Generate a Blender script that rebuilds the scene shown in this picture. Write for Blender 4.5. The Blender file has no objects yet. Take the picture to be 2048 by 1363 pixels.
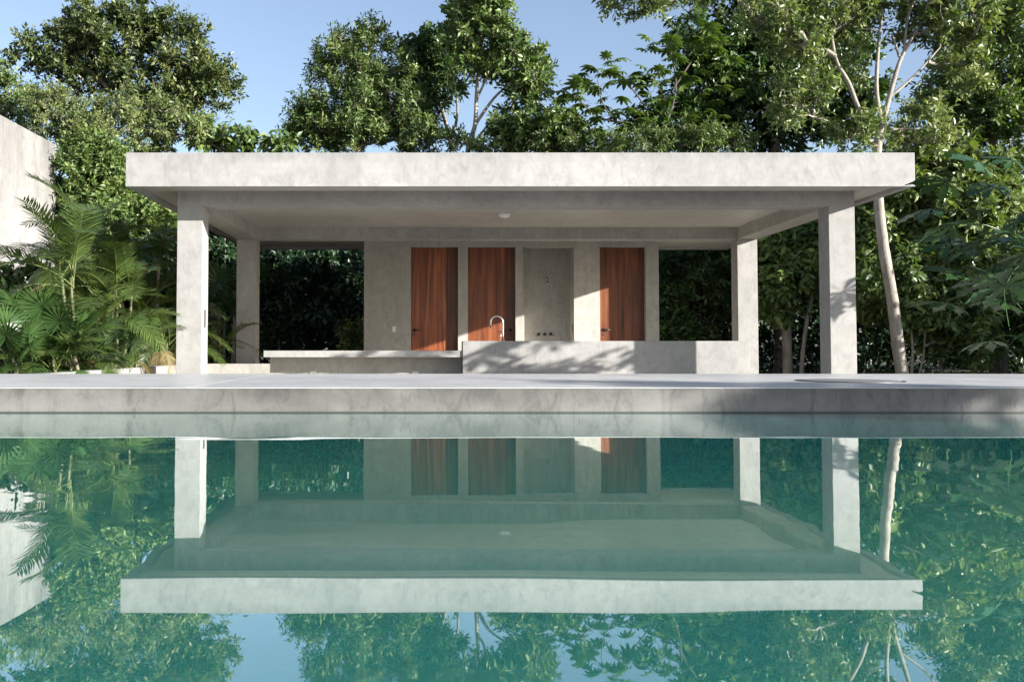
import bpy, bmesh, math, random
import numpy as np
from mathutils import Vector, Matrix

# ------------------------------------------------------------------ camera, sky, sun, exposure
S = bpy.context.scene
C = S.collection
W_PX, H_PX = 2048.0, 1363.0
F_PX = 1870.0                       # focal length in photograph pixels
PITCH = math.radians(2.1)
VPX, HOR = 868.0, 696.0             # vanishing point of the depth lines, horizon
PPY = HOR - F_PX * math.tan(PITCH)
EYE = 0.478                         # above the water

cam_d = bpy.data.cameras.new("camera"); cam = bpy.data.objects.new("camera", cam_d); C.objects.link(cam)
cam_d.sensor_width = 36.0; cam_d.lens = F_PX / W_PX * 36.0
cam_d.shift_x = (W_PX / 2 - VPX) / W_PX
cam_d.shift_y = -(H_PX / 2 - PPY) / W_PX
cam_d.clip_start = 0.05; cam_d.clip_end = 2000
cam.location = (0, 0, EYE); cam.rotation_euler = (math.pi / 2 + PITCH, 0, 0)
S.camera = cam

SUN_A = math.radians(59.5)          # to the right of the facade's normal
SUN_E = math.radians(15.6)
to_sun = Vector((math.sin(SUN_A) * math.cos(SUN_E), -math.cos(SUN_A) * math.cos(SUN_E), math.sin(SUN_E)))
w = bpy.data.worlds.new("World"); S.world = w; w.use_nodes = True
nt = w.node_tree; bg = nt.nodes['Background']
sky = nt.nodes.new('ShaderNodeTexSky'); sky.sky_type = 'NISHITA'; sky.sun_disc = False
sky.sun_elevation = SUN_E
sky.sun_rotation = math.atan2(to_sun.x, to_sun.y)
sky.air_density = 1.0; sky.dust_density = 1.2; sky.ozone_density = 3.0
hs_ = nt.nodes.new('ShaderNodeHueSaturation'); hs_.inputs['Saturation'].default_value = .80; hs_.inputs['Hue'].default_value = .503
nt.links.new(sky.outputs[0], hs_.inputs['Color']); nt.links.new(hs_.outputs[0], bg.inputs[0]); bg.inputs[1].default_value = 0.085
sl = bpy.data.lights.new("sun", 'SUN'); sl.energy = 5.0; sl.angle = math.radians(0.5); sl.color = (1.0, 0.96, 0.89)
so = bpy.data.objects.new("sun", sl); C.objects.link(so); so.location = to_sun * 40
so.rotation_euler = to_sun.to_track_quat('Z', 'Y').to_euler()
S.cycles.max_bounces = 12; S.cycles.diffuse_bounces = 8; S.cycles.glossy_bounces = 6
S.view_settings.view_transform = 'Standard'; S.view_settings.look = 'None'
S.view_settings.gamma = 1.0; S.view_settings.use_curve_mapping = False
S.view_settings.exposure = 1.58

# ------------------------------------------------------------------ helpers
def at(px, py, Y):
    """point of the place seen at photo pixel (px, py) standing Y metres in front of the camera"""
    cp, sp = math.cos(PITCH), math.sin(PITCH)
    u = PPY - py
    d = (px - VPX, F_PX * cp - u * sp, F_PX * sp + u * cp)
    t = Y / d[1]
    return Vector((d[0] * t, Y, EYE + d[2] * t))
def X_(px, Y, py=600): return at(px, py, Y).x
def Z_(py, Y): return at(VPX, py, Y).z
rng = np.random.default_rng(11)
rnd = random.Random(5)

def tag(o, label=None, cat=None, group=None, kind=None):
    if label: o['label'] = label
    if cat: o['category'] = cat
    if group: o['group'] = group
    if kind: o['kind'] = kind
    return o
def thing(name, loc, label, cat, group=None):
    o = bpy.data.objects.new(name, None); C.objects.link(o); o.location = loc
    o.empty_display_size = 0.2
    return tag(o, label, cat, group)
def link(name, me, mat=None, parent=None):
    """mesh built in world coordinates; parent keeps it where it is"""
    o = bpy.data.objects.new(name, me); C.objects.link(o)
    if mat and not me.materials: me.materials.append(mat)
    if parent:
        o.parent = parent
        m = Matrix.Identity(4); q = parent
        while q: m = Matrix.Translation(q.location) @ m; q = q.parent if q.parent and q.type == 'EMPTY' else None
        if parent.type == 'EMPTY': o.matrix_parent_inverse = m.inverted()
    return o
class MB:
    def __init__(s): s.bm = bmesh.new()
    def box(s, x0, x1, y0, y1, z0, z1, bev=0.0):
        r = bmesh.ops.create_cube(s.bm, size=1.0)
        vs = r['verts']
        for v in vs:
            v.co.x = x0 + (v.co.x + .5) * (x1 - x0); v.co.y = y0 + (v.co.y + .5) * (y1 - y0); v.co.z = z0 + (v.co.z + .5) * (z1 - z0)
        if bev:
            es = list({e for v in vs for e in v.link_edges})
            bmesh.ops.bevel(s.bm, geom=es, offset=bev, segments=2, affect='EDGES', profile=.6)
        return s
    def tube(s, pts, rad, n=10, cap=True):
        pts = [Vector(p) for p in pts]
        if not hasattr(rad, '__len__'): rad = [rad] * len(pts)
        rings = []; ref = None
        for i, p in enumerate(pts):
            t = (pts[min(i + 1, len(pts) - 1)] - pts[max(i - 1, 0)]).normalized()
            if ref is None: ref = t.orthogonal().normalized()
            a = (ref - t * ref.dot(t)).normalized(); ref = a; b = t.cross(a)
            rings.append([s.bm.verts.new(p + (a * math.cos(k * 2 * math.pi / n) + b * math.sin(k * 2 * math.pi / n)) * rad[i]) for k in range(n)])
        for i in range(len(rings) - 1):
            for k in range(n):
                f = s.bm.faces.new((rings[i][k], rings[i][(k + 1) % n], rings[i + 1][(k + 1) % n], rings[i + 1][k])); f.smooth = True
        if cap: s.bm.faces.new(rings[0][::-1]); s.bm.faces.new(rings[-1])
        return s
    def lathe(s, c, prof, n=32, axis='z'):
        rings = []
        for r, h in prof:
            ring = []
            for k in range(n):
                a = 2 * math.pi * k / n
                q = (r * math.cos(a), r * math.sin(a), h) if axis == 'z' else (r * math.cos(a), h, r * math.sin(a))
                ring.append(s.bm.verts.new(Vector(c) + Vector(q)))
            rings.append(ring)
        for i in range(len(rings) - 1):
            for k in range(n):
                f = s.bm.faces.new((rings[i][k], rings[i][(k + 1) % n], rings[i + 1][(k + 1) % n], rings[i + 1][k])); f.smooth = True
        s.bm.faces.new(rings[0][::-1]); s.bm.faces.new(rings[-1])
        return s
    def mesh(s, name):
        bmesh.ops.recalc_face_normals(s.bm, faces=s.bm.faces)
        me = bpy.data.meshes.new(name); s.bm.to_mesh(me); s.bm.free(); return me
    def build(s, name, mat, parent=None): return link(name, s.mesh(name), mat, parent)

# ------------------------------------------------------------------ materials
def mat(name):
    m = bpy.data.materials.new(name); m.use_nodes = True
    return m, m.node_tree, m.node_tree.nodes['Principled BSDF']
def node(t, typ, **kw):
    n = t.nodes.new(typ)
    for k, v in kw.items():
        if k in n.inputs: n.inputs[k].default_value = v
        else: setattr(n, k, v)
    return n
def ramp(t, src, stops):
    r = t.nodes.new('ShaderNodeValToRGB'); e = r.color_ramp.elements
    while len(e) < len(stops): e.new(.5)
    for el, (p, c) in zip(e, stops): el.position = p; el.color = (*c, 1) if len(c) == 3 else c
    t.links.new(src, r.inputs[0]); return r.outputs[0]
def mixc(t, fac, a, b, mode='MIX'):
    n = t.nodes.new('ShaderNodeMix'); n.data_type = 'RGBA'; n.blend_type = mode
    for i, v in ((0, fac), (6, a), (7, b)):
        if hasattr(v, 'node'): t.links.new(v, n.inputs[i])
        else: n.inputs[i].default_value = v if i == 0 else (*v, 1)
    return n.outputs[2]
def pos(t, scale=(1, 1, 1), loc=(0, 0, 0)):
    g = t.nodes.new('ShaderNodeNewGeometry'); m = t.nodes.new('ShaderNodeMapping')
    m.inputs['Scale'].default_value = scale; m.inputs['Location'].default_value = loc
    t.links.new(g.outputs['Position'], m.inputs[0]); return m.outputs[0]
def noise(t, vec, sc, det=6, rough=.6, dist=0):
    n = node(t, 'ShaderNodeTexNoise', Scale=sc, Detail=det, Roughness=rough, Distortion=dist)
    t.links.new(vec, n.inputs['Vector']); return n.outputs['Fac']
def bump(t, b, h, st, dist=.01):
    n = node(t, 'ShaderNodeBump', Strength=st, Distance=dist); t.links.new(h, n.inputs['Height']); t.links.new(n.outputs[0], b.inputs['Normal'])

def concrete(name, light, dark, stain=0.3, rough=.62, streak=(1, 1, .35), seed=0, top=None):
    m, t, b = mat(name)
    v = pos(t, streak, (seed, seed * 1.7, 0)); v1 = pos(t, (1, 1, 1), (seed, 0, seed))
    cloud = noise(t, v, .75, 9, .62, .3)
    base = ramp(t, cloud, [(.30, dark), (.66, light)])
    fine = noise(t, v1, 6, 9, .7, .2)
    c2 = mixc(t, ramp(t, fine, [(.35, (0, 0, 0)), (.75, (1, 1, 1))]), tuple(.80 for _ in range(3)), (1.05, 1.05, 1.05))
    col = mixc(t, 1.0, base, c2, 'MULTIPLY')
    tr = noise(t, pos(t, (2.2, 2.2, .9), (seed + 4, 2, 1)), 2.6, 9, .75, 1.4)     # trowel blotches
    col = mixc(t, ramp(t, tr, [(.50, (0, 0, 0)), (.70, (stain,) * 3)]), col, tuple(x * .55 for x in dark))
    pit = noise(t, pos(t, (1, 1, 1), (3, seed, 7)), 38, 3, .6)
    col = mixc(t, ramp(t, pit, [(.70, (0, 0, 0)), (.80, (.5, .5, .5))]), col, tuple(x * .5 for x in dark))
    if top:                                             # weather stains that start at the upper edge
        z1, reach, amount = top
        sx = t.nodes.new('ShaderNodeSeparateXYZ'); g = t.nodes.new('ShaderNodeNewGeometry'); t.links.new(g.outputs['Position'], sx.inputs[0])
        mr = node(t, 'ShaderNodeMapRange'); mr.inputs[1].default_value = z1 - reach; mr.inputs[2].default_value = z1; t.links.new(sx.outputs['Z'], mr.inputs[0])
        dn = noise(t, pos(t, (1, 1, .25), (seed, 8, 2)), 1.6, 9, .7, .6)
        ad = node(t, 'ShaderNodeMath', operation='MULTIPLY'); t.links.new(mr.outputs[0], ad.inputs[0]); t.links.new(ramp(t, dn, [(.36, (0, 0, 0)), (.66, (amount,) * 3)]), ad.inputs[1])
        col = mixc(t, ad.outputs[0], col, tuple(x * .38 for x in dark))
        if z1 < .5:                                     # tide mark of the pool
            tm = node(t, 'ShaderNodeMapRange'); tm.inputs[1].default_value = .007; tm.inputs[2].default_value = .013; tm.inputs[3].default_value = .8; tm.inputs[4].default_value = 0.0
            t.links.new(sx.outputs['Z'], tm.inputs[0]); col = mixc(t, tm.outputs[0], col, (.02, .026, .022))
    t.links.new(col, b.inputs['Base Color'])
    t.links.new(ramp(t, cloud, [(.2, (rough - .1,) * 3), (.8, (rough + .1,) * 3)]), b.inputs['Roughness'])
    b.inputs['Specular IOR Level'].default_value = .4
    bump(t, b, fine, .12, .02)
    return m
M = {}
M['conc'] = concrete('polished_cement', (.345, .337, .326), (.262, .256, .248), .5, rough=.80, top=(3.42, .22, .5))
M['conc_warm'] = concrete('raw_cement', (.45, .43, .395), (.335, .318, .285), .55, rough=.75, seed=5)
M['conc_wall'] = concrete('stained_cement', (.305, .298, .288), (.215, .208, .20), .6, rough=.85, streak=(1, 1, .22), seed=9, top=(5.35, 2.2, .75))
M['deck'] = concrete('deck_cement', (.60, .595, .585), (.48, .475, .465), .25, rough=.36, streak=(1, 1, 1), seed=3)
M['deck_edge'] = concrete('pool_edge_cement', (.225, .22, .205), (.10, .096, .088), .8, streak=(.45, .45, 1.1), seed=13, top=(.20, .16, .85))
M['ceiling'] = concrete('bounce_toned_ceiling_cement', (.54, .515, .47), (.43, .41, .37), .35, rough=.5, streak=(.5, 1, 1), seed=17)  # paler than the fascia cement, standing in for light bounced off the floor
M['floor'] = concrete('floor_cement', (.58, .56, .52), (.50, .48, .44), .12, rough=.5, streak=(1, 1, 1), seed=21)

def wood():
    m, t, b = mat('red_wood')
    oi = t.nodes.new('ShaderNodeObjectInfo')
    cmb = t.nodes.new('ShaderNodeCombineXYZ'); mu = node(t, 'ShaderNodeMath', operation='MULTIPLY'); mu.inputs[1].default_value = 37.0
    t.links.new(oi.outputs['Random'], mu.inputs[0]); t.links.new(mu.outputs[0], cmb.inputs[0]); t.links.new(mu.outputs[0], cmb.inputs[2])
    g = t.nodes.new('ShaderNodeNewGeometry'); ad = t.nodes.new('ShaderNodeVectorMath'); ad.operation = 'ADD'
    t.links.new(g.outputs['Position'], ad.inputs[0]); t.links.new(cmb.outputs[0], ad.inputs[1])
    mp = t.nodes.new('ShaderNodeMapping'); mp.inputs['Scale'].default_value = (5, 5, .26); t.links.new(ad.outputs[0], mp.inputs[0])
    n = noise(t, mp.outputs[0], 1.3, 8, .6, 1.6)
    grain = ramp(t, n, [(.30, (.060, .014, .006)), (.5, (.180, .049, .016)), (.72, (.33, .110, .036))])
    hs = node(t, 'ShaderNodeHueSaturation'); mr = node(t, 'ShaderNodeMapRange'); mr.inputs[3].default_value = .6; mr.inputs[4].default_value = 1.35
    t.links.new(oi.outputs['Random'], mr.inputs[0]); t.links.new(mr.outputs[0], hs.inputs['Value']); t.links.new(grain, hs.inputs['Color'])
    t.links.new(hs.outputs[0], b.inputs['Base Color']); b.inputs['Roughness'].default_value = .42
    bump(t, b, n, .15, .01)
    return m
M['wood'] = wood()
def plain(name, c, r=.5, metal=0.0):
    m, t, b = mat(name); v = noise(t, pos(t), 30, 3)
    t.links.new(ramp(t, v, [(.3, tuple(x * .85 for x in c)), (.7, c)]), b.inputs['Base Color'])
    b.inputs['Roughness'].default_value = r; b.inputs['Metallic'].default_value = metal; return m
M['black'] = plain('black_metal', (.012, .011, .010), .35)
M['steel'] = plain('brushed_steel', (.62, .60, .56), .28, 1.0)
M['white'] = plain('white_plastic', (.72, .72, .70), .4)
M['lamp'] = plain('opal_glass', (.82, .82, .80), .3)
M['cover'] = plain('drain_cover_cement', (.17, .17, .165), .6)

def water():
    m, t, b = mat('pool_water')
    n = noise(t, pos(t, (1, 1, 1), (3, 1, 0)), .22, 2, .5, .3)
    t.links.new(ramp(t, n, [(.35, (.012, .102, .098)), (.65, (.036, .158, .110))]), b.inputs['Base Color'])
    b.inputs['Roughness'].default_value = .6; b.inputs['Specular IOR Level'].default_value = 0.0
    b.inputs['Subsurface Weight'].default_value = 1.0
    b.inputs['Subsurface Radius'].default_value = (.25, 1.0, .85); b.inputs['Subsurface Scale'].default_value = .9
    r = noise(t, pos(t, (.8, 2.2, 1)), .7, 2, .4, .2)
    bump(t, b, r, .045, .05)
    gl = t.nodes.new('ShaderNodeBsdfGlossy'); gl.inputs['Roughness'].default_value = .012; gl.inputs['Color'].default_value = (.97, 1, 1, 1)
    bn = [q for q in t.nodes if q.type == 'BUMP'][0]; t.links.new(bn.outputs[0], gl.inputs['Normal'])
    lw = t.nodes.new('ShaderNodeLayerWeight'); lw.inputs['Blend'].default_value = .5
    k = node(t, 'ShaderNodeMapRange'); k.inputs[1].default_value = .50; k.inputs[2].default_value = .95; k.inputs[3].default_value = .12; k.inputs[4].default_value = .88; t.links.new(lw.outputs['Facing'], k.inputs[0])
    mx = t.nodes.new('ShaderNodeMixShader'); t.links.new(k.outputs[0], mx.inputs[0]); t.links.new(b.outputs[0], mx.inputs[1]); t.links.new(gl.outputs[0], mx.inputs[2])
    t.links.new(mx.outputs[0], t.nodes['Material Output'].inputs[0])
    return m
M['water'] = water()
def soil():
    m, t, b = mat('leaf_litter')
    n = noise(t, pos(t), 4, 9, .75); n2 = noise(t, pos(t), 30, 5, .7)
    c = mixc(t, n2, ramp(t, n, [(.3, (.018, .015, .010)), (.7, (.05, .04, .022))]), (.06, .05, .03))
    t.links.new(c, b.inputs['Base Color']); b.inputs['Roughness'].default_value = .95; bump(t, b, n2, .6, .05); return m
M['soil'] = soil()
def bark(name, c0, c1, patch=(.10, .08, .06)):
    m, t, b = mat(name)
    n = noise(t, pos(t, (1, 1, .45)), 5, 8, .7, .5); n2 = noise(t, pos(t, (1, 1, 1.3)), 9, 6, .7, .6)
    c = ramp(t, n, [(.3, c0), (.65, c1)])
    c = mixc(t, ramp(t, n2, [(.58, (0, 0, 0)), (.74, (.6, .6, .6))]), c, patch)
    n3 = noise(t, pos(t, (1, 1, .8)), 26, 6, .75, .4)
    c = mixc(t, ramp(t, n3, [(.35, (.55, .55, .55)), (.6, (0, 0, 0))]), c, tuple(x * .45 for x in c1))
    t.links.new(c, b.inputs['Base Color']); b.inputs['Roughness'].default_value = .88; bump(t, b, n3, .7, .02); return m
M['bark_pale'] = bark('pale_bark', (.17, .15, .12), (.40, .36, .31), (.07, .055, .04))
M['bark_grey'] = bark('grey_bark', (.14, .12, .095), (.30, .26, .21))
M['bark_dark'] = bark('dark_bark', (.045, .036, .026), (.11, .09, .065))
def leafmat(name, dark, mid, light, rough=.38, trans=.22):
    m, t, b = mat(name)
    a = t.nodes.new('ShaderNodeAttribute'); a.attribute_name = 'tint'
    c = ramp(t, a.outputs['Fac'], [(0.0, dark), (.5, mid), (1.0, light)])
    t.links.new(c, b.inputs['Base Color']); b.inputs['Roughness'].default_value = rough
    b.inputs['Specular IOR Level'].default_value = .42
    tl = t.nodes.new('ShaderNodeBsdfTranslucent')
    c2 = mixc(t, 1.0, c, (1.5, 1.7, .6), 'MULTIPLY'); t.links.new(c2, tl.inputs[0])
    mx = t.nodes.new('ShaderNodeMixShader'); mx.inputs[0].default_value = trans
    out = t.nodes['Material Output']
    t.links.new(b.outputs[0], mx.inputs[1]); t.links.new(tl.outputs[0], mx.inputs[2]); t.links.new(mx.outputs[0], out.inputs[0])
    return m
M['leaf_olive'] = leafmat('olive_leaf', (.024, .044, .012), (.068, .098, .026), (.150, .170, .058), .42)
M['leaf_green'] = leafmat('green_leaf', (.036, .070, .018), (.090, .142, .036), (.180, .222, .072), .44)
M['leaf_deep'] = leafmat('deep_green_leaf', (.018, .042, .012), (.042, .082, .022), (.085, .130, .036), .34)
M['leaf_yellow'] = leafmat('yellow_green_leaf', (.050, .082, .022), (.120, .162, .048), (.220, .250, .104), .40)
M['leaf_shade'] = leafmat('shade_darkened_green_leaf', (.008, .022, .010), (.016, .042, .016), (.032, .066, .022), .4, .12)  # green darkened in the colour itself to stand in for deep shade
M['leaf_palm'] = leafmat('palm_leaf', (.022, .044, .010), (.054, .090, .021), (.130, .155, .044), .34)
M['leaf_fan'] = leafmat('fan_palm_leaf', (.018, .042, .012), (.037, .078, .021), (.076, .118, .036), .36)
M['leaf_dry'] = leafmat('dry_palm_leaf', (.14, .11, .05), (.26, .20, .09), (.34, .27, .14), .6)
M['stalk'] = plain('palm_stalk', (.07, .08, .03), .6)

# ------------------------------------------------------------------ ground, pool, deck
G = -0.36
DW, DB = 6.94, 10.75               # pool edge and back edge of the deck
PX0, PX1, PY0 = -9.0, 9.5, -3.5    # pool outline
DECK = at(VPX, 775, DW).z
mb = MB()
def sheet(x0, x1, y0, y1, z):
    vs = [mb.bm.verts.new(p) for p in ((x0, y0, z), (x1, y0, z), (x1, y1, z), (x0, y1, z))]; mb.bm.faces.new(vs)
B = 900
sheet(-B, B, DW + .3, B, G); sheet(-B, B, -B, PY0 - .3, G); sheet(-B, PX0 - .3, PY0 - .3, DW + .3, G); sheet(PX1 + .3, B, PY0 - .3, DW + .3, G)
tag(mb.build('ground', M['soil']), 'dark soil with leaf litter under the trees', kind='structure')
tag(MB().box(PX0, PX1, PY0, DW, -1.6, 0).build('water', M['water']), 'still turquoise pool water mirroring the pavilion', kind='structure')
mb = MB()
mb.box(-16, 18, DW + .005, DB, -1.65, DECK - .006)
deck = tag(mb.build('deck', M['deck_edge']), 'raised concrete deck along the pool edge', kind='structure')
joints = [-16, -9.85, -5.85, -1.85, 2.15, 6.15, 10.15, 18]
for a, b_ in zip(joints[:-1], joints[1:]):
    MB().box(a + .003, b_ - .003, DW, DB - .002, DECK - .005, DECK, .001).build('slab', M['deck'], deck)
mb = MB()
mb.box(PX0 - .6, PX0 - .002, PY0, DW - .004, -1.65, DECK, .01); mb.box(PX1 + .002, PX1 + .6, PY0, DW - .004, -1.65, DECK, .01)
mb.box(PX0 - .6, PX1 + .6, PY0 - .6, PY0 - .003, -1.65, DECK, .01)
tag(mb.build('pool_coping', M['deck_edge']), 'concrete rim round the pool', kind='structure')
# round lid let into the deck
c = at(1704, 761.5, 1); c = Vector((X_(1704, 8.3, 762), 8.35, DECK))
lid = thing('round_cover', c, 'dark round cover let into the deck', 'drain cover')
MB().lathe(c, [(.42, -.004), (.42, .006), (.40, .008), (.0005, .008)], 48).build('disc', M['cover'], lid)
MB().lathe(c, [(.455, -.003), (.455, .005), (.425, .005), (.425, -.003)], 48).build('rim', M['black'], lid)

# ------------------------------------------------------------------ pavilion
px_ = -4.6; pz = EYE - .30
DC = 14.52; DS = DC / 1.054; DBC = DC * 1.303; DWL = DC * 1.388
FL = DECK - .455                                        # pavilion floor
fx0, fx1 = X_(251, DS, 340), X_(1830, DS, 340)
z_top, z_lip = Z_(305, DS), Z_(373, DS)
z_sof, z_beam = Z_(382, DC), Z_(412, DC)
RB = 22.7                                               # back of the roof
pav = thing('pavilion', (0, DC, FL), 'pale concrete open pavilion with flat roof and four square columns', 'pavilion')
MB().box(fx0 + .12, fx1 - .12, DS + .12, RB - .12, z_sof, z_top - .03).build('roof_slab', M['ceiling'], pav)
MB().box(fx0, fx1, DS, DS + .12, z_lip, z_top, .008).build('fascia', M['conc'], pav)
MB().box(fx0, fx1, RB - .12, RB, z_lip, z_top, .008).build('fascia', M['conc'], pav)
MB().box(fx0, fx0 + .12, DS + .121, RB - .121, z_lip, z_top, .008).build('fascia', M['conc'], pav)
MB().box(fx1 - .12, fx1, DS + .121, RB - .121, z_lip, z_top, .008).build('fascia', M['conc'], pav)
cxl0, cxl1 = X_(353, DC), X_(403.5, DC); cxr0, cxr1 = X_(1660, DC), X_(1712, DC)
CD = .40
cols = []
for (a, b_, y) in ((cxl0, cxl1, DC), (cxr0, cxr1, DC), (cxl0, cxl1, DBC), (cxr0, cxr1, DBC)):
    cols.append(MB().box(a, b_, y, y + CD, FL, z_beam, .006).build('column', M['conc'] if y == DC or a > 0 else M['conc_warm'], pav))
MB().box(cxl0, cxr1, DC, DC + CD, z_beam, z_sof - .001).build('beam', M['conc'], pav)
MB().box(cxl0, cxr1, DBC, DBC + CD, z_beam, z_sof - .001).build('beam', M['conc_warm'], pav)
MB().box(cxl0, cxl1, DC + CD + .001, DBC - .001, z_beam, z_sof - .001).build('beam', M['conc_warm'], pav)
MB().box(cxr0, cxr1, DC + CD + .001, DBC - .001, z_beam, z_sof - .001).build('beam', M['conc_warm'], pav)
MB().box(cxl0 - .3, cxr1 + .3, DC - .4, RB, G - .2, FL).build('floor_slab', M['floor'], pav)
tag(MB().box(px_ + .004, 11.0, DB + .003, DC - .403, G - .2, FL - .006).build('terrace', M['floor']), 'pale sunken concrete terrace in front of the pavilion', kind='structure')
# service block with doors and shower niche
zh = Z_(493.5, DWL)
WX = [X_(p, DWL) for p in (728, 822, 916, 936, 1031, 1046, 1148, 1200, 1292, 1318)]
WT = .30
mb = MB()
for i in (0, 2, 4, 6, 8): mb.box(WX[i], WX[i + 1], DWL, DWL + WT, FL, z_sof - .001)
for i in (1, 3, 5, 7): mb.box(WX[i], WX[i + 1], DWL, DWL + WT, zh, z_sof - .001)
mb.box(WX[0], WX[0] + .15, DWL + WT, RB - .3, FL, z_sof - .001); mb.box(WX[9] - .15, WX[9], DWL + WT, RB - .3, FL, z_sof - .001)
mb.box(WX[0] + .15, WX[9] - .15, RB - .45, RB - .3, FL, z_sof - .001)
mb.box(WX[5] - .12, WX[5], DWL + WT, DWL + .66, FL, z_sof - .001); mb.box(WX[6], WX[6] + .12, DWL + WT, DWL + .66, FL, z_sof - .001)
mb.box(WX[5], WX[6], DWL + .6, DWL + .66, FL, z_sof - .001)
wall = mb.build('wall', M['conc_warm'], pav)
DR = DWL + .16
def make_door(i, hx, labels):
    x0, x1 = WX[i] + .006, WX[i + 1] - .006
    core = MB().box(x0, x1, DR + .02, DR + .05, FL + .01, zh - .006).build('door', M['wood'], pav)
    core['label'] = labels
    cuts = [0, .17, .40, .55, .76, 1.0] if i != 3 else [0, .22, .38, .61, .80, 1.0]
    for k in range(5):
        link('plank', MB().box(x0 + cuts[k] * (x1 - x0) + .0015, x0 + cuts[k + 1] * (x1 - x0) - .0015, DR, DR + .0195, FL + .012, zh - .008, .003).mesh('plank'), M['wood'], core)
    px, py, s = hx
    h = at(px, py, DR - .01); mb = MB()
    mb.lathe((h.x, DR - .002, h.z), [(.036, 0), (.036, -.012), (.001, -.012)], 20, 'y')
    mb.tube([(h.x, DR - .01, h.z), (h.x, DR - .055, h.z)], .010)
    mb.tube([(h.x - .005 * s, DR - .055, h.z), (h.x + .06 * s, DR - .058, h.z), (h.x + .16 * s, DR - .055, h.z - .004)], [.016, .014, .011])
    mb.build('handle', M['black'], core)
    MB().lathe((h.x, DR - .002, h.z - .10), [(.018, 0), (.018, -.010), (.001, -.010)], 16, 'y').build('keyhole_rose', M['black'], core)
make_door(1, (829, 660, 1), 'dark red wooden plank door')
make_door(3, (1021, 660, -1), 'red wooden plank door behind the tap')
make_door(7, (1207, 659, 1), 'red wooden plank door beside the shower niche')
# shower
nb = DWL + .6
s = at(1094, 560, nb); mb = MB()
mb.lathe((s.x, nb - .001, s.z + .03), [(.03, 0), (.03, -.012), (.001, -.012)], 20, 'y')
mb.tube([(s.x, nb, s.z + .03), (s.x, nb - .10, s.z + .02), (s.x, nb - .14, s.z - .02)], .010)
mb.lathe((s.x, nb - .15, s.z - .10), [(.045, 0), (.045, .015), (.018, .07), (.012, .09)], 20)
mb.build('shower_head', M['steel'], pav)
for px in (1077, 1089, 1101):
    s = at(px, 668, nb); mb = MB()
    mb.lathe((s.x, nb - .001, s.z), [(.033, 0), (.033, -.012), (.018, -.014), (.018, -.05), (.001, -.05)], 20, 'y')
    if px != 1089:
        d = -1 if px < 1089 else 1
        mb.tube([(s.x, nb - .045, s.z), (s.x + .06 * d, nb - .05, s.z - .035)], .009)
    mb.build('shower_valve', M['black'], pav)
s = at(788, 658, DWL)
MB().box(s.x - .036, s.x + .036, DWL - .010, DWL - .0005, s.z - .06, s.z + .06, .003).build('switch_plate', M['white'], pav)
s = at(409, 637, DC + .2)
mb = MB().box(cxl1 + .0005, cxl1 + .006, DC + .17, DC + .23, s.z - .14, s.z + .14)
sl_ = mb.build('strike_plate', M['black'], pav)
MB().box(cxl1 + .0065, cxl1 + .009, DC + .175, DC + .225, s.z - .06, s.z + .06).build('strike_plate', M['steel'], pav)
s = at(1144, 657, DWL + .3)
MB().box(WX[6] - .006, WX[6] - .0005, DWL + .2, DWL + .26, s.z - .09, s.z + .09).build('strike_plate', M['black'], pav)
# ceiling lamp
YL = 16.95; c = Vector((X_(1009, YL, 427), YL, z_sof))
lamp = thing('ceiling_lamp', c, 'small round white dome lamp on the pavilion ceiling', 'lamp')
MB().lathe(c, [(.115, -.001), (.115, -.02), (.108, -.024)], 32).build('base', M['white'], lamp)
MB().lathe(c, [(.106, -.0245), (.10, -.045), (.08, -.065), (.045, -.078), (.001, -.082)], 32).build('shade', M['lamp'], lamp)
# counters
DK = DC + 1.6
k0, k1, kz = X_(925.5, DK, 715), X_(1500, DK, 715), Z_(681.5, DK)
ctr = thing('kitchen_counter', ((k0 + k1) / 2, DK + .35, FL), 'high pale concrete counter with a steel tap on top', 'counter')
MB().box(k0, k1, DK, DK + .68, FL, kz, .006).build('body', M['conc'], ctr)
fb = at(1006, 681, DK + .35); fz = Z_(632, DK + .35); fx = X_(981, DK + .35)
rr = (fb.x - fx) / 2; zc = fz - rr
pts = [(fb.x, DK + .35, kz - .005), (fb.x, DK + .35, kz + .10), (fb.x, DK + .35, zc)] + [(fb.x - rr + rr * math.cos(a), DK + .35, zc + rr * math.sin(a)) for a in np.linspace(.15, math.pi, 14)] + [(fx, DK + .35, zc - .10)]
tap = MB().tube(pts, .0155, 14).build('tap', M['steel'], ctr)
MB().lathe((fb.x, DK + .35, kz), [(.028, -.002), (.028, .012), (.022, .014), (.022, .05), (.0005, .05)], 20).build('tap_base', M['steel'], ctr)
MB().tube([(fb.x, DK + .35, kz + .09), (fb.x - .045, DK + .33, kz + .095), (fb.x - .06, DK + .33, kz + .13)], .009).build('tap_lever', M['steel'], ctr)
t0, t1, tz, tb = X_(527, DK + .03, 707), k0 - .003, Z_(701, DK + .03), Z_(714, DK + .03)
tbl = thing('bar_table', ((t0 + t1) / 2, DK + .5, FL), 'long low concrete bar table with thick overhanging top', 'table')
MB().box(t0, t1, DK + .03, DK + .95, tb, tz, .006).build('table_top', M['conc'], tbl)
bx0 = X_(540, DK + .55, 730)
base = MB().box(bx0, t1, DK + .55, DK + .93, FL, tb - .001, .004).build('base', M['conc_warm'], tbl)
for p in (627, 831):
    s = at(p, 746, DK + .55)
    MB().box(s.x - .055, s.x + .055, DK + .538, DK + .5495, s.z - .07, s.z + .035, .003).build('socket_plate', M['white'], tbl)

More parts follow.
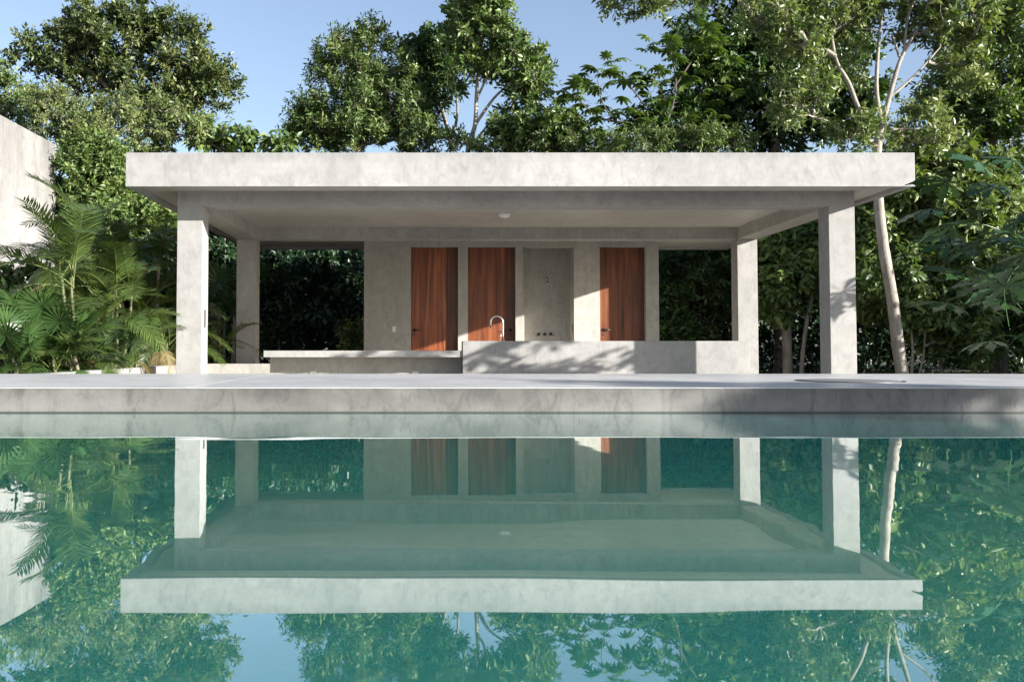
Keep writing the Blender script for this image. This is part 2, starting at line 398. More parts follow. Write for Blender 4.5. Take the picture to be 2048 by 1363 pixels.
# ------------------------------------------------------------------ neighbouring house wall, planter
wy = 22.3; wX = X_(113, wy, 290); wz = Z_(290, wy)
tag(MB().box(wX - 6, wX, 11.5, wy, G - .2, wz, .01).build('house_wall', M['conc_wall']), 'tall pale windowless concrete house wall with weather stains behind the palms', 'wall')
tag(MB().box(px_ - .18, px_, DB + .25, 18.1, G - .2, pz, .01).build('planter_wall', M['conc_wall']), 'low white planter wall in front of the palms', 'wall')
tag(MB().box(px_ - .18, cxl1 + 1.6, 18.103, 18.3, G - .2, pz, .01).build('planter_wall', M['conc_warm']), 'low concrete wall behind the bar table and the rear column', 'wall')
tag(MB().box(wX + .01, px_ - .19, DB + .26, 23.5, G - .2, pz - .12).build('planting_bed', M['soil']), 'dark planting soil under the palms', kind='structure')

# ------------------------------------------------------------------ foliage
def set_mesh(name, V, Fc, tint=None, smooth=False):
    me = bpy.data.meshes.new(name)
    V = np.asarray(V, np.float32); Fc = np.asarray(Fc, np.int32)
    me.vertices.add(len(V)); me.vertices.foreach_set('co', V.ravel())
    k = Fc.shape[1]
    me.loops.add(Fc.size); me.loops.foreach_set('vertex_index', Fc.ravel())
    me.polygons.add(len(Fc)); me.polygons.foreach_set('loop_start', np.arange(0, Fc.size, k, dtype=np.int32)); me.polygons.foreach_set('loop_total', np.full(len(Fc), k, np.int32))
    if smooth: me.polygons.foreach_set('use_smooth', np.ones(len(Fc), bool))
    me.update(calc_edges=True)
    if tint is not None:
        a = me.attributes.new('tint', 'FLOAT', 'POINT'); a.data.foreach_set('value', np.asarray(tint, np.float32))
    return me
def nrm(a): return a / (np.linalg.norm(a, axis=-1, keepdims=True) + 1e-9)
def leaf_arrays(P, D, N, L, Wd, big=False, tint=None):
    n = len(P); D = nrm(D); Sd = nrm(np.cross(D, N)); Nn = np.cross(Sd, D)
    L = L[:, None]; Wd = Wd[:, None]
    if not big:
        V = np.stack([P, P + D * L * .45 + Sd * Wd * .5 + Nn * Wd * .14, P + D * L - Nn * L * .10, P + D * L * .45 - Sd * Wd * .5 + Nn * Wd * .14], 1)
        Fb = np.array([[0, 1, 2], [0, 2, 3]])
    else:
        m1 = P + D * L * .5
        V = np.stack([P, P + D * L * .28 + Sd * Wd * .42 + Nn * Wd * .16, P + D * L * .66 + Sd * Wd * .40 + Nn * (Wd * .12 - L * .06), P + D * L - Nn * L * .22,
                      P + D * L * .66 - Sd * Wd * .40 + Nn * (Wd * .12 - L * .06), P + D * L * .28 - Sd * Wd * .42 + Nn * Wd * .16, m1], 1)
        Fb = np.array([[0, 1, 6], [1, 2, 6], [2, 3, 6], [3, 4, 6], [4, 5, 6], [5, 0, 6]])
    k = V.shape[1]
    Fc = (Fb[None] + (np.arange(n) * k)[:, None, None]).reshape(-1, 3)
    tt = np.repeat(tint, k)
    return V.reshape(-1, 3), Fc, tt
def frusta(A, Bp, ra, rb, n=5):
    A = np.asarray(A); Bp = np.asarray(Bp); d = nrm(Bp - A)
    ref = np.where(np.abs(d[:, 2:3]) > .9, np.array([[1., 0, 0]]), np.array([[0, 0, 1.]]))
    u = nrm(np.cross(d, ref)); v = np.cross(d, u)
    an = np.arange(n) * 2 * np.pi / n
    cs = np.cos(an)[None, :, None]; sn = np.sin(an)[None, :, None]
    off = u[:, None] * cs + v[:, None] * sn
    V = np.concatenate([A[:, None] + off * ra[:, None, None], Bp[:, None] + off * rb[:, None, None]], 1)
    k = np.arange(n); k2 = (k + 1) % n
    Fb = np.stack([k, k2, k2 + n, k + n], 1)
    Fc = (Fb[None] + (np.arange(len(A)) * 2 * n)[:, None, None]).reshape(-1, 4)
    return V.reshape(-1, 3), Fc
def tube_arrays(sp, rs, n=10):
    t = nrm(np.gradient(sp, axis=0)); ref = np.array([1., .2, .1]); rings = []
    for i in range(len(sp)):
        a = ref - t[i] * ref.dot(t[i]); a /= np.linalg.norm(a); ref = a; b = np.cross(t[i], a)
        an = np.arange(n) * 2 * np.pi / n
        rings.append(sp[i] + (np.cos(an)[:, None] * a + np.sin(an)[:, None] * b) * rs[i])
    k = np.arange(n); k2 = (k + 1) % n
    Fc = np.concatenate([np.stack([k, k2, k2 + n, k + n], 1) + i * n for i in range(len(sp) - 1)])
    return np.concatenate(rings), Fc
def spline(pts, n):
    P = np.array([list(p) for p in pts], float)
    t = np.linspace(0, len(P) - 1, n); out = []
    for q in t:
        i = min(int(q), len(P) - 2); f = q - i
        p0, p1, p2, p3 = P[max(i - 1, 0)], P[i], P[i + 1], P[min(i + 2, len(P) - 1)]
        out.append(.5 * ((2 * p1) + (-p0 + p2) * f + (2 * p0 - 5 * p1 + 4 * p2 - p3) * f * f + (-p0 + 3 * p1 - 3 * p2 + p3) * f ** 3))
    return np.array(out)

def tree(name, label, cat, limbs, blobs, leafmat_, barkmat, leaf=(.13, .055), twigs=5, per=10, twig_len=.45, r_trunk=.12, big=False, up=.45, droop=.0, seed=0, group=None, tip=.006, outward=.7, leaf_up=.4, twigstem=True):
    """limbs: list of polylines of world points with start radius; blobs: (centre, radii, clumps)"""
    R = np.random.default_rng(seed + 100)
    N = []; par = []; rmin = []; tubes = []
    for li, (pts, r0, r1) in enumerate(limbs):
        sp = spline(pts, max(4, int(6 * (len(pts) - 1))))
        rs = np.linspace(r0, r1, len(sp))
        if li == 0: prev = -1
        else:
            d = np.linalg.norm(np.array(N) - sp[0], axis=1); prev = int(d.argmin())
        tubes.append((sp if li == 0 else np.vstack([N[prev], sp[1:]]), rs))
        for p, r in zip(sp, rs): N.append(p); par.append(prev); rmin.append(r); prev = len(N) - 1
    nl = len(N)
    clumps = []; cc = []
    for c_, rad, n in blobs:
        n = max(3, int(n * .8))
        q = R.normal(size=(n, 3)); q = nrm(q) * (R.random((n, 1)) ** .36) * np.where(R.random((n, 1)) < .14, 1.2, 1.0)
        pc = np.array(list(c_)) + q * np.array(rad); clumps.append(pc); cc.append(np.repeat(np.array([list(c_)]), n, 0))
    clumps = np.concatenate(clumps); cc = np.concatenate(cc)
    NA = np.zeros((len(N) + len(clumps) * 3, 3)); NA[:len(N)] = N; cnt = len(N)
    base0 = np.array(limbs[0][0][-1])
    order = np.argsort(np.linalg.norm(clumps - base0, axis=1))
    startbr = 0
    for i in order:
        c_ = clumps[i]; dd = np.linalg.norm(NA[:cnt] - c_, axis=1) + np.maximum(0, NA[:cnt, 2] - c_[2] + .1) * 1.2
        j = int(dd.argmin()); p0 = NA[j]
        L_ = np.linalg.norm(c_ - p0)
        mid1 = p0 * .66 + c_ * .34 + np.array([0, 0, .06 * L_]) + R.normal(0, .06 * L_, 3); mid2 = p0 * .33 + c_ * .67 + np.array([0, 0, .05 * L_]) + R.normal(0, .06 * L_, 3)
        for q in (mid1, mid2, c_):
            NA[cnt] = q; par.append(j); rmin.append(tip); j = cnt; cnt += 1
    NA = NA[:cnt]; par = np.array(par); rmin = np.array(rmin)
    acc = np.full(cnt, tip ** 2.4)
    for i in range(cnt - 1, 0, -1):
        if par[i] >= 0: acc[par[i]] += acc[i]
    rad = np.maximum(np.minimum(acc ** (1 / 2.4), r_trunk), rmin)
    e = np.arange(nl, cnt)
    Vb, Fb = frusta(NA[par[e]], NA[e], np.maximum(rad[e], np.minimum(rad[par[e]], rad[e] * 1.25)), rad[e], 6)
    for sp, rs in tubes:
        Vt, Ft = tube_arrays(sp, rs * (1 + R.normal(0, .025, len(rs))), 10)
        Fb = np.concatenate([Fb, Ft + len(Vb)]); Vb = np.concatenate([Vb, Vt])
    # twigs and leaves
    nC = len(clumps); twigs = int(twigs * 1.7)
    leaf = (leaf[0] * 1.15, leaf[1] * 1.2)
    out = nrm(clumps - cc)
    T0 = np.repeat(clumps, twigs, 0); od = np.repeat(out, twigs, 0)
    td = nrm(od * outward + np.array([0, 0, up]) + R.normal(0, .62, (nC * twigs, 3)))
    tl = twig_len * (.55 + .8 * R.random(nC * twigs))
    T1 = T0 + td * tl[:, None]
    if twigstem:
        Vt, Ft = frusta(T0, T1, np.full(len(T0), tip * .8), np.full(len(T0), tip * .35), 3)
        Fb = np.concatenate([Fb, Ft + len(Vb)]); Vb = np.concatenate([Vb, Vt])
    base = np.array(limbs[0][0][0], float)
    root = thing(name, tuple(base), label, cat, group)
    me = set_mesh('trunk', Vb, Fb, smooth=True); link('trunk', me, barkmat, root)
    n = nC * twigs * per
    ti = np.repeat(np.arange(nC * twigs), per)
    s = np.tile((np.arange(per) + .5) / per, nC * twigs) * .9 + .12 + R.normal(0, .03, n)
    P = T0[ti] + td[ti] * (tl[ti] * s)[:, None]
    ang = np.tile(np.arange(per) * 2.4, nC * twigs) + np.repeat(R.random(nC * twigs) * 6.28, per)
    a1 = nrm(np.cross(td, np.array([.3, .2, .9]))); a2 = np.cross(td, a1)
    rdv = a1[ti] * np.cos(ang)[:, None] + a2[ti] * np.sin(ang)[:, None]
    D = nrm(td[ti] * .55 + rdv * .8 + R.normal(0, .22, (n, 3)) - np.array([0, 0, droop]))
    Nn = nrm(np.array([.12, -.1, leaf_up]) + td[ti] * .35 + R.normal(0, .6, (n, 3)))
    fz_ = .5 + .75 * R.random(n); L = leaf[0] * fz_; Wd = leaf[1] * fz_ * (.8 + .4 * R.random(n))
    tint = np.clip(np.repeat(np.repeat(R.normal(.45, .20, nC), twigs), per) + R.normal(0, .16, n), 0, 1)
    V, Fc, tt = leaf_arrays(P, D, Nn, L, Wd, big, tint)
    me = set_mesh('crown', V, Fc, tt); link('crown', me, leafmat_, root)
    return root
def bl(px, py, rx, ry, Y, n, ydep=None):
    k = Y / F_PX
    return (at(px, py, Y), (rx * k, ydep if ydep else min(rx, ry) * k * 1.0 + .3, ry * k), n)
def L(Y, pts, r0, r1, dy=0):
    out = []
    for i, p in enumerate(pts):
        out.append(at(p[0], p[1], Y + (p[2] if len(p) > 2 else 0)))
    return (out, r0, r1)
def gbase(px, Y): return (X_(px, Y), Y, G)

def trunk(Y, pts, r0, r1):
    p = L(Y, pts, r0, r1); b = p[0][0]
    return ([Vector((b.x, b.y, G))] + p[0] if b.z > G + .15 else p[0], r0, r1)

# --- trees behind the pavilion, from the house wall to the right edge
tree('broad_tree', 'broad dark olive-leaved tree rising above the house wall and the roof corner', 'tree',
     [trunk(26, [(300, 600), (290, 400), (270, 260), (262, 190)], .17, .10), L(26, [(270, 260), (210, 170), (140, 120), (80, 120)], .09, .03), L(26, [(265, 210), (255, 130), (250, 60)], .08, .03), L(26, [(270, 240), (330, 180), (380, 160), (430, 160)], .08, .03), L(26, [(262, 190), (310, 110), (360, 60)], .06, .02)],
     [bl(230, 75, 85, 42, 26, 70), bl(300, 60, 60, 32, 26, 36), bl(150, 85, 45, 22, 26, 20), bl(85, 118, 55, 14, 26, 18), bl(140, 140, 60, 18, 26, 22), bl(375, 130, 55, 26, 26, 34), bl(420, 170, 48, 34, 26, 40), bl(350, 190, 60, 30, 26, 36), bl(250, 150, 60, 24, 26, 26), bl(200, 175, 50, 20, 26, 14), bl(360, 240, 50, 22, 26, 18), bl(400, 70, 16, 7, 26, 4), bl(370, 62, 26, 14, 26, 6), bl(182, 22, 16, 8, 26, 4), bl(215, 30, 12, 14, 26, 4), bl(275, 22, 8, 14, 26, 4), bl(125, 40, 14, 14, 26, 4), bl(60, 88, 20, 8, 26, 4), bl(290, 225, 60, 26, 26, 18)],
     M['leaf_olive'], M['bark_grey'], (.13, .062), 6, 11, .42, .16, up=.5, seed=1)
tree('edge_tree', 'mid-green tree peeping over the top of the house wall', 'tree',
     [trunk(30, [(-10, 600), (0, 300), (10, 220)], .13, .06)],
     [bl(15, 195, 60, 60, 30, 60), bl(-60, 190, 70, 70, 30, 50), bl(40, 240, 50, 40, 30, 30)],
     M['leaf_green'], M['bark_grey'], (.14, .055), 5, 10, .45, .12, seed=2)
tree('fine_leaved_tree', 'pale yellow-green fine-leaved tree beside the far end of the house wall', 'tree',
     [trunk(24, [(190, 600), (185, 400), (175, 300)], .10, .05)],
     [bl(140, 240, 75, 45, 24, 80), bl(200, 290, 50, 60, 24, 60), bl(100, 215, 40, 28, 24, 25), bl(245, 225, 40, 35, 24, 30)],
     M['leaf_yellow'], M['bark_grey'], (.085, .032), 6, 13, .32, .1, seed=3)
tree('drooping_tree', 'loose yellowish tree with hanging sprays under the broad tree', 'tree',
     [trunk(24.8, [(335, 600), (335, 400), (330, 290)], .08, .04)],
     [bl(320, 240, 30, 50, 24.8, 34), bl(360, 265, 40, 30, 24.8, 22), bl(290, 285, 40, 25, 24.8, 20), bl(400, 265, 40, 20, 24.8, 10)],
     M['leaf_yellow'], M['bark_grey'], (.12, .04), 5, 10, .4, .08, droop=.5, seed=4)
tree('glossy_shrub_tree', 'dense glossy small-leaved tree between house wall and roof corner', 'tree',
     [trunk(23, [(190, 650), (190, 500), (190, 420)], .10, .05)],
     [bl(185, 370, 75, 75, 23, 110), bl(225, 330, 40, 45, 23, 40), bl(150, 430, 60, 55, 23, 55), bl(230, 420, 45, 60, 23, 55), bl(290, 440, 60, 40, 24, 40)],
     M['leaf_green'], M['bark_dark'], (.13, .06), 6, 11, .36, .1, seed=5)
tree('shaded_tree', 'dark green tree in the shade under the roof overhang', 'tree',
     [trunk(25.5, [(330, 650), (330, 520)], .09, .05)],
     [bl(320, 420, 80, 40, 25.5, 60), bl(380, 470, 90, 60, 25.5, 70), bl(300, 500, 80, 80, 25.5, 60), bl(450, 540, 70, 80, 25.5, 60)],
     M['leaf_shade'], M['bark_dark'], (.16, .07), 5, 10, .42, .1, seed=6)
for i, (pts, bb, lab) in enumerate([
    ([(450, 500), (440, 310), (450, 285)], [bl(455, 283, 55, 16, 25, 16), bl(430, 268, 22, 14, 25, 7), bl(495, 285, 25, 10, 25, 5)], 'thin sapling with large drooping leaves above the left end of the roof'),
    ([(560, 500), (562, 310), (563, 300)], [bl(563, 297, 20, 7, 25, 8)], 'tip of a small sapling just showing above the roof edge')]):
    tree('sapling', lab, 'tree', [trunk(25, pts, .035, .012)], bb, M['leaf_green'], M['bark_grey'], (.22, .10), 4, 6, .35, .04, big=True, droop=.5, seed=20 + i)
tree('conical_tree', 'bright green conical tree with upright shoots above the middle of the roof', 'tree',
     [trunk(28, [(715, 600), (715, 400), (715, 250), (715, 120)], .13, .04), L(28, [(715, 330), (650, 250), (610, 220)], .05, .015), L(28, [(715, 300), (780, 220), (810, 170)], .05, .015)],
     [bl(715, 215, 92, 62, 28, 105), bl(690, 265, 110, 40, 28, 70), bl(710, 135, 52, 48, 28, 50), bl(748, 70, 10, 26, 28, 9), bl(716, 72, 8, 24, 28, 7), bl(675, 90, 8, 24, 28, 7), bl(645, 130, 9, 22, 28, 6), bl(598, 235, 14, 12, 28, 6), bl(780, 110, 14, 26, 28, 7), bl(650, 140, 20, 30, 28, 14), bl(620, 235, 35, 30, 28, 18), bl(800, 200, 50, 80, 28, 70), bl(835, 265, 40, 38, 28, 30), bl(640, 285, 70, 25, 28, 30), bl(740, 290, 90, 25, 28, 36), bl(860, 295, 60, 20, 28, 20), bl(590, 270, 22, 14, 28, 7)],
     M['leaf_green'], M['bark_grey'], (.15, .048), 5, 11, .45, .12, up=1.0, outward=.45, seed=7)
tree('rounded_dark_tree', 'rounded dark-crowned tree between the conical tree and the tall pale-stemmed tree', 'tree',
     [trunk(30, [(908, 600), (908, 400), (903, 300), (890, 240), (875, 190)], .12, .05), L(30, [(903, 290), (915, 220), (905, 150)], .06, .02)],
     [bl(855, 120, 50, 48, 30, 60), bl(890, 105, 40, 32, 30, 40), bl(870, 180, 55, 40, 30, 40), bl(845, 190, 35, 60, 30, 30)],
     M['leaf_deep'], M['bark_grey'], (.17, .075), 5, 10, .45, .12, seed=8)
tree('tall_tree', 'tall slender tree with pale forked stems and bright glossy crown above the roof', 'tree',
     [trunk(27, [(935, 600), (935, 400), (936, 302), (950, 250), (953, 190), (958, 120), (965, 40)], .115, .03), L(27, [(950, 250), (985, 200), (1015, 172), (1050, 150)], .05, .02), L(27, [(952, 200), (975, 150), (990, 90)], .045, .015), L(27, [(936, 300), (985, 240), (1040, 190)], .04, .015)],
     [bl(965, 20, 58, 45, 27, 62), bl(985, 80, 65, 45, 27, 58), bl(1030, 135, 62, 42, 27, 60), bl(1060, 165, 38, 20, 27, 18), bl(925, 130, 26, 45, 27, 16), bl(905, 45, 12, 16, 27, 5), bl(1045, 210, 40, 20, 27, 12), bl(945, -50, 80, 50, 27, 50)],
     M['leaf_green'], M['bark_pale'], (.16, .072), 5, 10, .42, .115, seed=9)
tree('low_round_tree', 'low rounded light green tree just above the roof to the right of the tall tree', 'tree',
     [trunk(26, [(1060, 600), (1060, 400), (1060, 310)], .09, .05)],
     [bl(1085, 268, 80, 40, 26, 75), bl(1020, 272, 40, 28, 26, 20), bl(1150, 285, 45, 25, 26, 25), bl(970, 292, 60, 16, 26, 14)],
     M['leaf_green'], M['bark_grey'], (.15, .065), 5, 11, .38, .1, seed=10)
tree('feathery_tree', 'feathery light green low tree behind the roof beneath the big-leaved tree', 'tree',
     [trunk(25, [(1260, 600), (1260, 400), (1260, 320)], .08, .04)],
     [bl(1200, 293, 60, 12, 25, 20), bl(1290, 290, 70, 16, 25, 30), bl(1385, 280, 55, 20, 25, 30), bl(1450, 290, 60, 18, 25, 26)],
     M['leaf_green'], M['bark_grey'], (.13, .036), 5, 12, .42, .09, droop=.3, seed=12)
tree('big_dark_tree', 'big dense dark tree above the right half of the roof', 'tree',
     [trunk(27, [(1560, 650), (1555, 400), (1550, 280), (1545, 180)], .19, .10), L(27, [(1550, 260), (1480, 190), (1430, 140)], .08, .03), L(27, [(1548, 230), (1620, 150), (1660, 80)], .09, .03)],
     [bl(1480, 110, 85, 55, 27, 80), bl(1540, 50, 100, 55, 27, 90), bl(1430, 170, 65, 60, 27, 60), bl(1550, 160, 90, 60, 27, 80), bl(1490, 240, 100, 50, 27, 75), bl(1600, 250, 80, 50, 27, 60), bl(1690, 200, 60, 60, 27, 50), bl(1680, 100, 70, 60, 27, 50), bl(1370, 60, 30, 20, 26.5, 8), bl(1340, 240, 60, 40, 26, 34), bl(1420, 20, 22, 12, 27, 6), bl(1620, -20, 150, 60, 27, 80), bl(1400, 110, 26, 30, 26, 14)],
     M['leaf_deep'], M['bark_grey'], (.18, .085), 5, 10, .45, .18, seed=13)
tree('pale_trunk_tree', 'tall tree with leaning whitish trunk forking above the right end of the roof', 'tree',
     [trunk(19.5, [(1808, 770), (1796, 690), (1785, 600), (1768, 500), (1757, 400), (1754, 305), (1766, 245)], .132, .082),
      L(19.5, [(1760, 262), (1722, 225), (1697, 165), (1672, 120), (1660, 50), (1655, 0)], .052, .028), L(19.5, [(1764, 250), (1753, 180), (1757, 90), (1765, 20)], .05, .026), L(19.5, [(1766, 245), (1785, 170), (1805, 110), (1845, 40), (1862, -20)], .055, .024),
      L(19.5, [(1800, 120), (1785, 70)], .03, .015), L(19.5, [(1808, 105), (1815, 40), (1830, 0)], .03, .015), L(19.5, [(1766, 262), (1800, 258), (1838, 258)], .028, .018), L(19.5, [(1785, 190), (1830, 150), (1880, 95)], .03, .015)],
     [bl(1600, 60, 60, 50, 19.2, 40), bl(1655, 20, 90, 55, 19.5, 50), bl(1780, 20, 80, 35, 20, 24), bl(1890, 30, 90, 60, 19.5, 60), bl(1760, -90, 200, 70, 19.5, 70), bl(1730, 262, 50, 26, 19.3, 22), bl(1600, 200, 60, 40, 19.3, 26), bl(1850, 260, 70, 40, 20, 28), bl(1690, 130, 26, 40, 20, 8), bl(1920, 130, 60, 50, 20, 30), bl(1540, 30, 40, 35, 19, 20), bl(1290, -4, 60, 12, 19, 16), bl(1220, 2, 26, 10, 19, 6), bl(1310, 24, 24, 10, 19, 5), bl(1390, -40, 130, 30, 19, 30)],
     M['leaf_yellow'], M['bark_pale'], (.125, .052), 5, 10, .36, .12, seed=14, tip=.005)
tree('tall_edge_tree', 'tall dense tree with light green crown at the right of the pale trunk', 'tree',
     [trunk(23, [(1990, 650), (1990, 400), (1985, 200), (1980, 80)], .15, .06)],
     [bl(1990, 120, 90, 90, 23, 110), bl(1950, 230, 70, 60, 23, 60), bl(2040, 250, 80, 100, 23, 80), bl(1900, 190, 45, 50, 23, 26), bl(2080, 80, 80, 100, 23, 50), bl(1960, 30, 80, 40, 23, 40), bl(1870, 300, 60, 40, 23, 34)],
     M['leaf_green'], M['bark_grey'], (.15, .058), 5, 10, .42, .14, seed=15)
tree('broadleaf_shrub', 'broad-leaved light green understory tree right of the pale trunk', 'tree',
     [trunk(21, [(1885, 760), (1882, 690), (1890, 560), (1895, 480)], .05, .04), L(21, [(1890, 560), (1840, 500), (1800, 460)], .03, .012), L(21, [(1890, 540), (1940, 470), (1960, 420)], .03, .012)],
     [bl(1880, 430, 75, 80, 21, 75), bl(1930, 520, 70, 70, 21, 60), bl(1860, 560, 60, 60, 21, 50), bl(1800, 420, 50, 70, 21, 40), bl(1960, 380, 60, 60, 21, 45), bl(1890, 350, 70, 40, 21, 34)],
     M['leaf_yellow'], M['bark_grey'], (.19, .085), 5, 9, .38, .06, big=True, droop=.35, seed=16)
tree('dark_understory_tree', 'glossy dark green understory tree with thin stems right of the column', 'tree',
     [trunk(20.5, [(1822, 760), (1825, 690), (1815, 600), (1800, 540)], .03, .02), L(20.5, [(1835, 760), (1848, 700), (1850, 620)], .025, .015)],
     [bl(1770, 560, 50, 70, 20.6, 50), bl(1830, 600, 70, 50, 20.6, 50), bl(1740, 480, 40, 60, 21, 36), bl(1880, 640, 80, 45, 20.6, 45), bl(1950, 680, 50, 35, 20.4, 16)],
     M['leaf_green'], M['bark_pale'], (.17, .075), 5, 9, .36, .04, big=True, droop=.35, seed=17)
tree('edge_understory_tree', 'dense green understory tree behind the big lobed leaves', 'tree',
     [trunk(22, [(2010, 760), (2010, 600), (2005, 480)], .07, .04)],
     [bl(2010, 470, 80, 90, 22, 70), bl(2030, 600, 80, 90, 22, 60), bl(1975, 620, 60, 70, 22, 44), bl(2100, 450, 80, 150, 22, 60)],
     M['leaf_green'], M['bark_grey'], (.18, .08), 5, 9, .4, .07, big=True, droop=.3, seed=18)
tree('spotted_trunk_tree', 'tree with short thick spotted trunk seen between the two right columns', 'tree',
     [trunk(22.5, [(1575, 760), (1574, 690), (1572, 615), (1570, 560)], .125, .09)],
     [bl(1575, 540, 62, 60, 22.5, 60), bl(1560, 470, 60, 50, 22.8, 40), bl(1545, 590, 40, 40, 22.2, 22), bl(1620, 500, 40, 70, 22.8, 34)],
     M['leaf_green'], M['bark_pale'], (.18, .082), 5, 9, .38, .12, big=True, droop=.35, seed=19)
tree('slim_leaning_tree', 'slim leaning pale tree beside the spotted trunk', 'tree',
     [trunk(22.2, [(1602, 760), (1606, 700), (1618, 620), (1640, 540)], .055, .035)],
     [bl(1640, 480, 40, 50, 22.4, 26), bl(1690, 440, 50, 50, 22.4, 30), bl(1720, 560, 40, 60, 22.4, 26)],
     M['leaf_green'], M['bark_pale'], (.18, .08), 5, 9, .38, .05, big=True, droop=.35, seed=22)
tree('opening_shrub', 'glossy shrub filling the opening right of the service wall', 'shrub',
     [trunk(24, [(1400, 760), (1400, 650), (1400, 600)], .05, .03)],
     [bl(1400, 540, 80, 55, 24, 80), bl(1390, 640, 85, 55, 24, 70), bl(1480, 560, 50, 90, 24.5, 40), bl(1340, 600, 30, 80, 24, 30)],
     M['leaf_deep'], M['bark_dark'], (.15, .055), 5, 9, .36, .05, seed=23)
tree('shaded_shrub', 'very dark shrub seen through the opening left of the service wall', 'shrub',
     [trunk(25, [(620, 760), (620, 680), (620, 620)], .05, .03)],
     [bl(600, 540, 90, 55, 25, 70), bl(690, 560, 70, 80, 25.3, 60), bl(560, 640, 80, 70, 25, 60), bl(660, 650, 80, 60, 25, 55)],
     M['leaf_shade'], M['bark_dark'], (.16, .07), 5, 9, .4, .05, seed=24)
for i, (px, Y, lab) in enumerate([(60, 16.5, 'dark shrub under the palms by the house wall'), (180, 17.5, 'dark shrub in the middle of the palm bed'), (290, 18.5, 'dark shrub under the palms next to the column')]):
    tree('bed_shrub', lab, 'shrub', [trunk(Y, [(px, 760), (px, 700), (px, 650)], .03, .02)], [bl(px, 660, 75, 55, Y, 60), bl(px + 20, 590, 60, 50, Y + .5, 40)], M['leaf_deep'], M['bark_dark'], (.16, .06), 5, 9, .36, .03, seed=50 + i)
tree('ivy_shrub', 'small leafy shrub at the left foot of the service wall', 'shrub',
     [trunk(21.6, [(706, 740), (706, 690)], .02, .012)],
     [bl(708, 670, 22, 40, 21.6, 14), bl(695, 700, 28, 18, 21.6, 9)],
     M['leaf_green'], M['bark_dark'], (.11, .05), 4, 8, .25, .02, seed=25)

# --- trees at the right side of the pool, outside the picture, that throw the shade on deck and water
def side_tree(label, x, y, z, r, n, seed):
    tree('poolside_tree', label, 'tree', [([Vector((x + .3, y, G)), Vector((x + .2, y, z * .5)), Vector((x, y, z))], .11, .05)],
         [((x, y, z), (r, r, r * .7), n), ((x + .8, y - .5, z - .7), (r * .8, r * .8, r * .6), n // 2)], M['leaf_deep'], M['bark_grey'], (.17, .08), 5, 9, .42, .1, seed=seed)
side_tree('leafy tree beside the right end of the pool', 14.6, .4, 3.9, .55, 26, 41)
side_tree('round-crowned tree beside the near corner of the pool', 16.0, -2.2, 2.6, 1.1, 50, 42)
side_tree('low bushy tree at the right end of the deck', 16.5, 2.6, 2.2, .9, 34, 43)

# --- far wood: one mass nobody could count
def wood_mass(name, label, x0, x1, y0, y1, zmax, n, leaf, m, seed):
    R = np.random.default_rng(seed)
    nc = n // 40
    cx = R.uniform(x0, x1, nc); cy = R.uniform(y0, y1, nc)
    h = zmax(cx) * (.86 + .14 * np.sin(cx * 1.3 + cy) * np.cos(cx * .57 + 2))
    cz = G + .2 + (h - G) * R.random(nc) ** .8
    P = np.stack([cx, cy, cz], 1).repeat(40, 0) + R.normal(0, .38, (nc * 40, 3)) * np.array([1, 1, .8])
    P[:, 2] = np.maximum(P[:, 2], G + .1)
    n = len(P); D = nrm(R.normal(0, 1, (n, 3)) + np.array([.1, -.3, -.2])); Nn = nrm(np.array([.2, -.2, .7]) + R.normal(0, .5, (n, 3)))
    tint = np.clip(np.repeat(R.normal(.42, .15, nc), 40) + R.normal(0, .15, n), 0, 1)
    V, Fc, tt = leaf_arrays(P, D, Nn, leaf * (.7 + .6 * R.random(n)), leaf * .45 * (.7 + .6 * R.random(n)), False, tint)
    tag(link(name, set_mesh(name, V, Fc, tt), m), label, 'wood', kind='stuff')
wood_mass('far_wood', 'dense wood closing the view behind the pavilion', -24, 36, 33, 40, lambda x: np.where(x < 6, 6.6, 8.2), 90000, .30, M['leaf_deep'], 31)
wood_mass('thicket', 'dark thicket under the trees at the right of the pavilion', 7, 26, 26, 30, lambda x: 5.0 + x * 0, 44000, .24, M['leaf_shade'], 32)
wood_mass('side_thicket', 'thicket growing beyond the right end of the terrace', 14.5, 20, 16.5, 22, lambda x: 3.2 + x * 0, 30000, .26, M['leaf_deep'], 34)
wood_mass('hedge_bank', 'dark bank of leaves behind the pavilion', -14, 8, 28, 31, lambda x: 4.2 + x * 0, 40000, .24, M['leaf_shade'], 33)

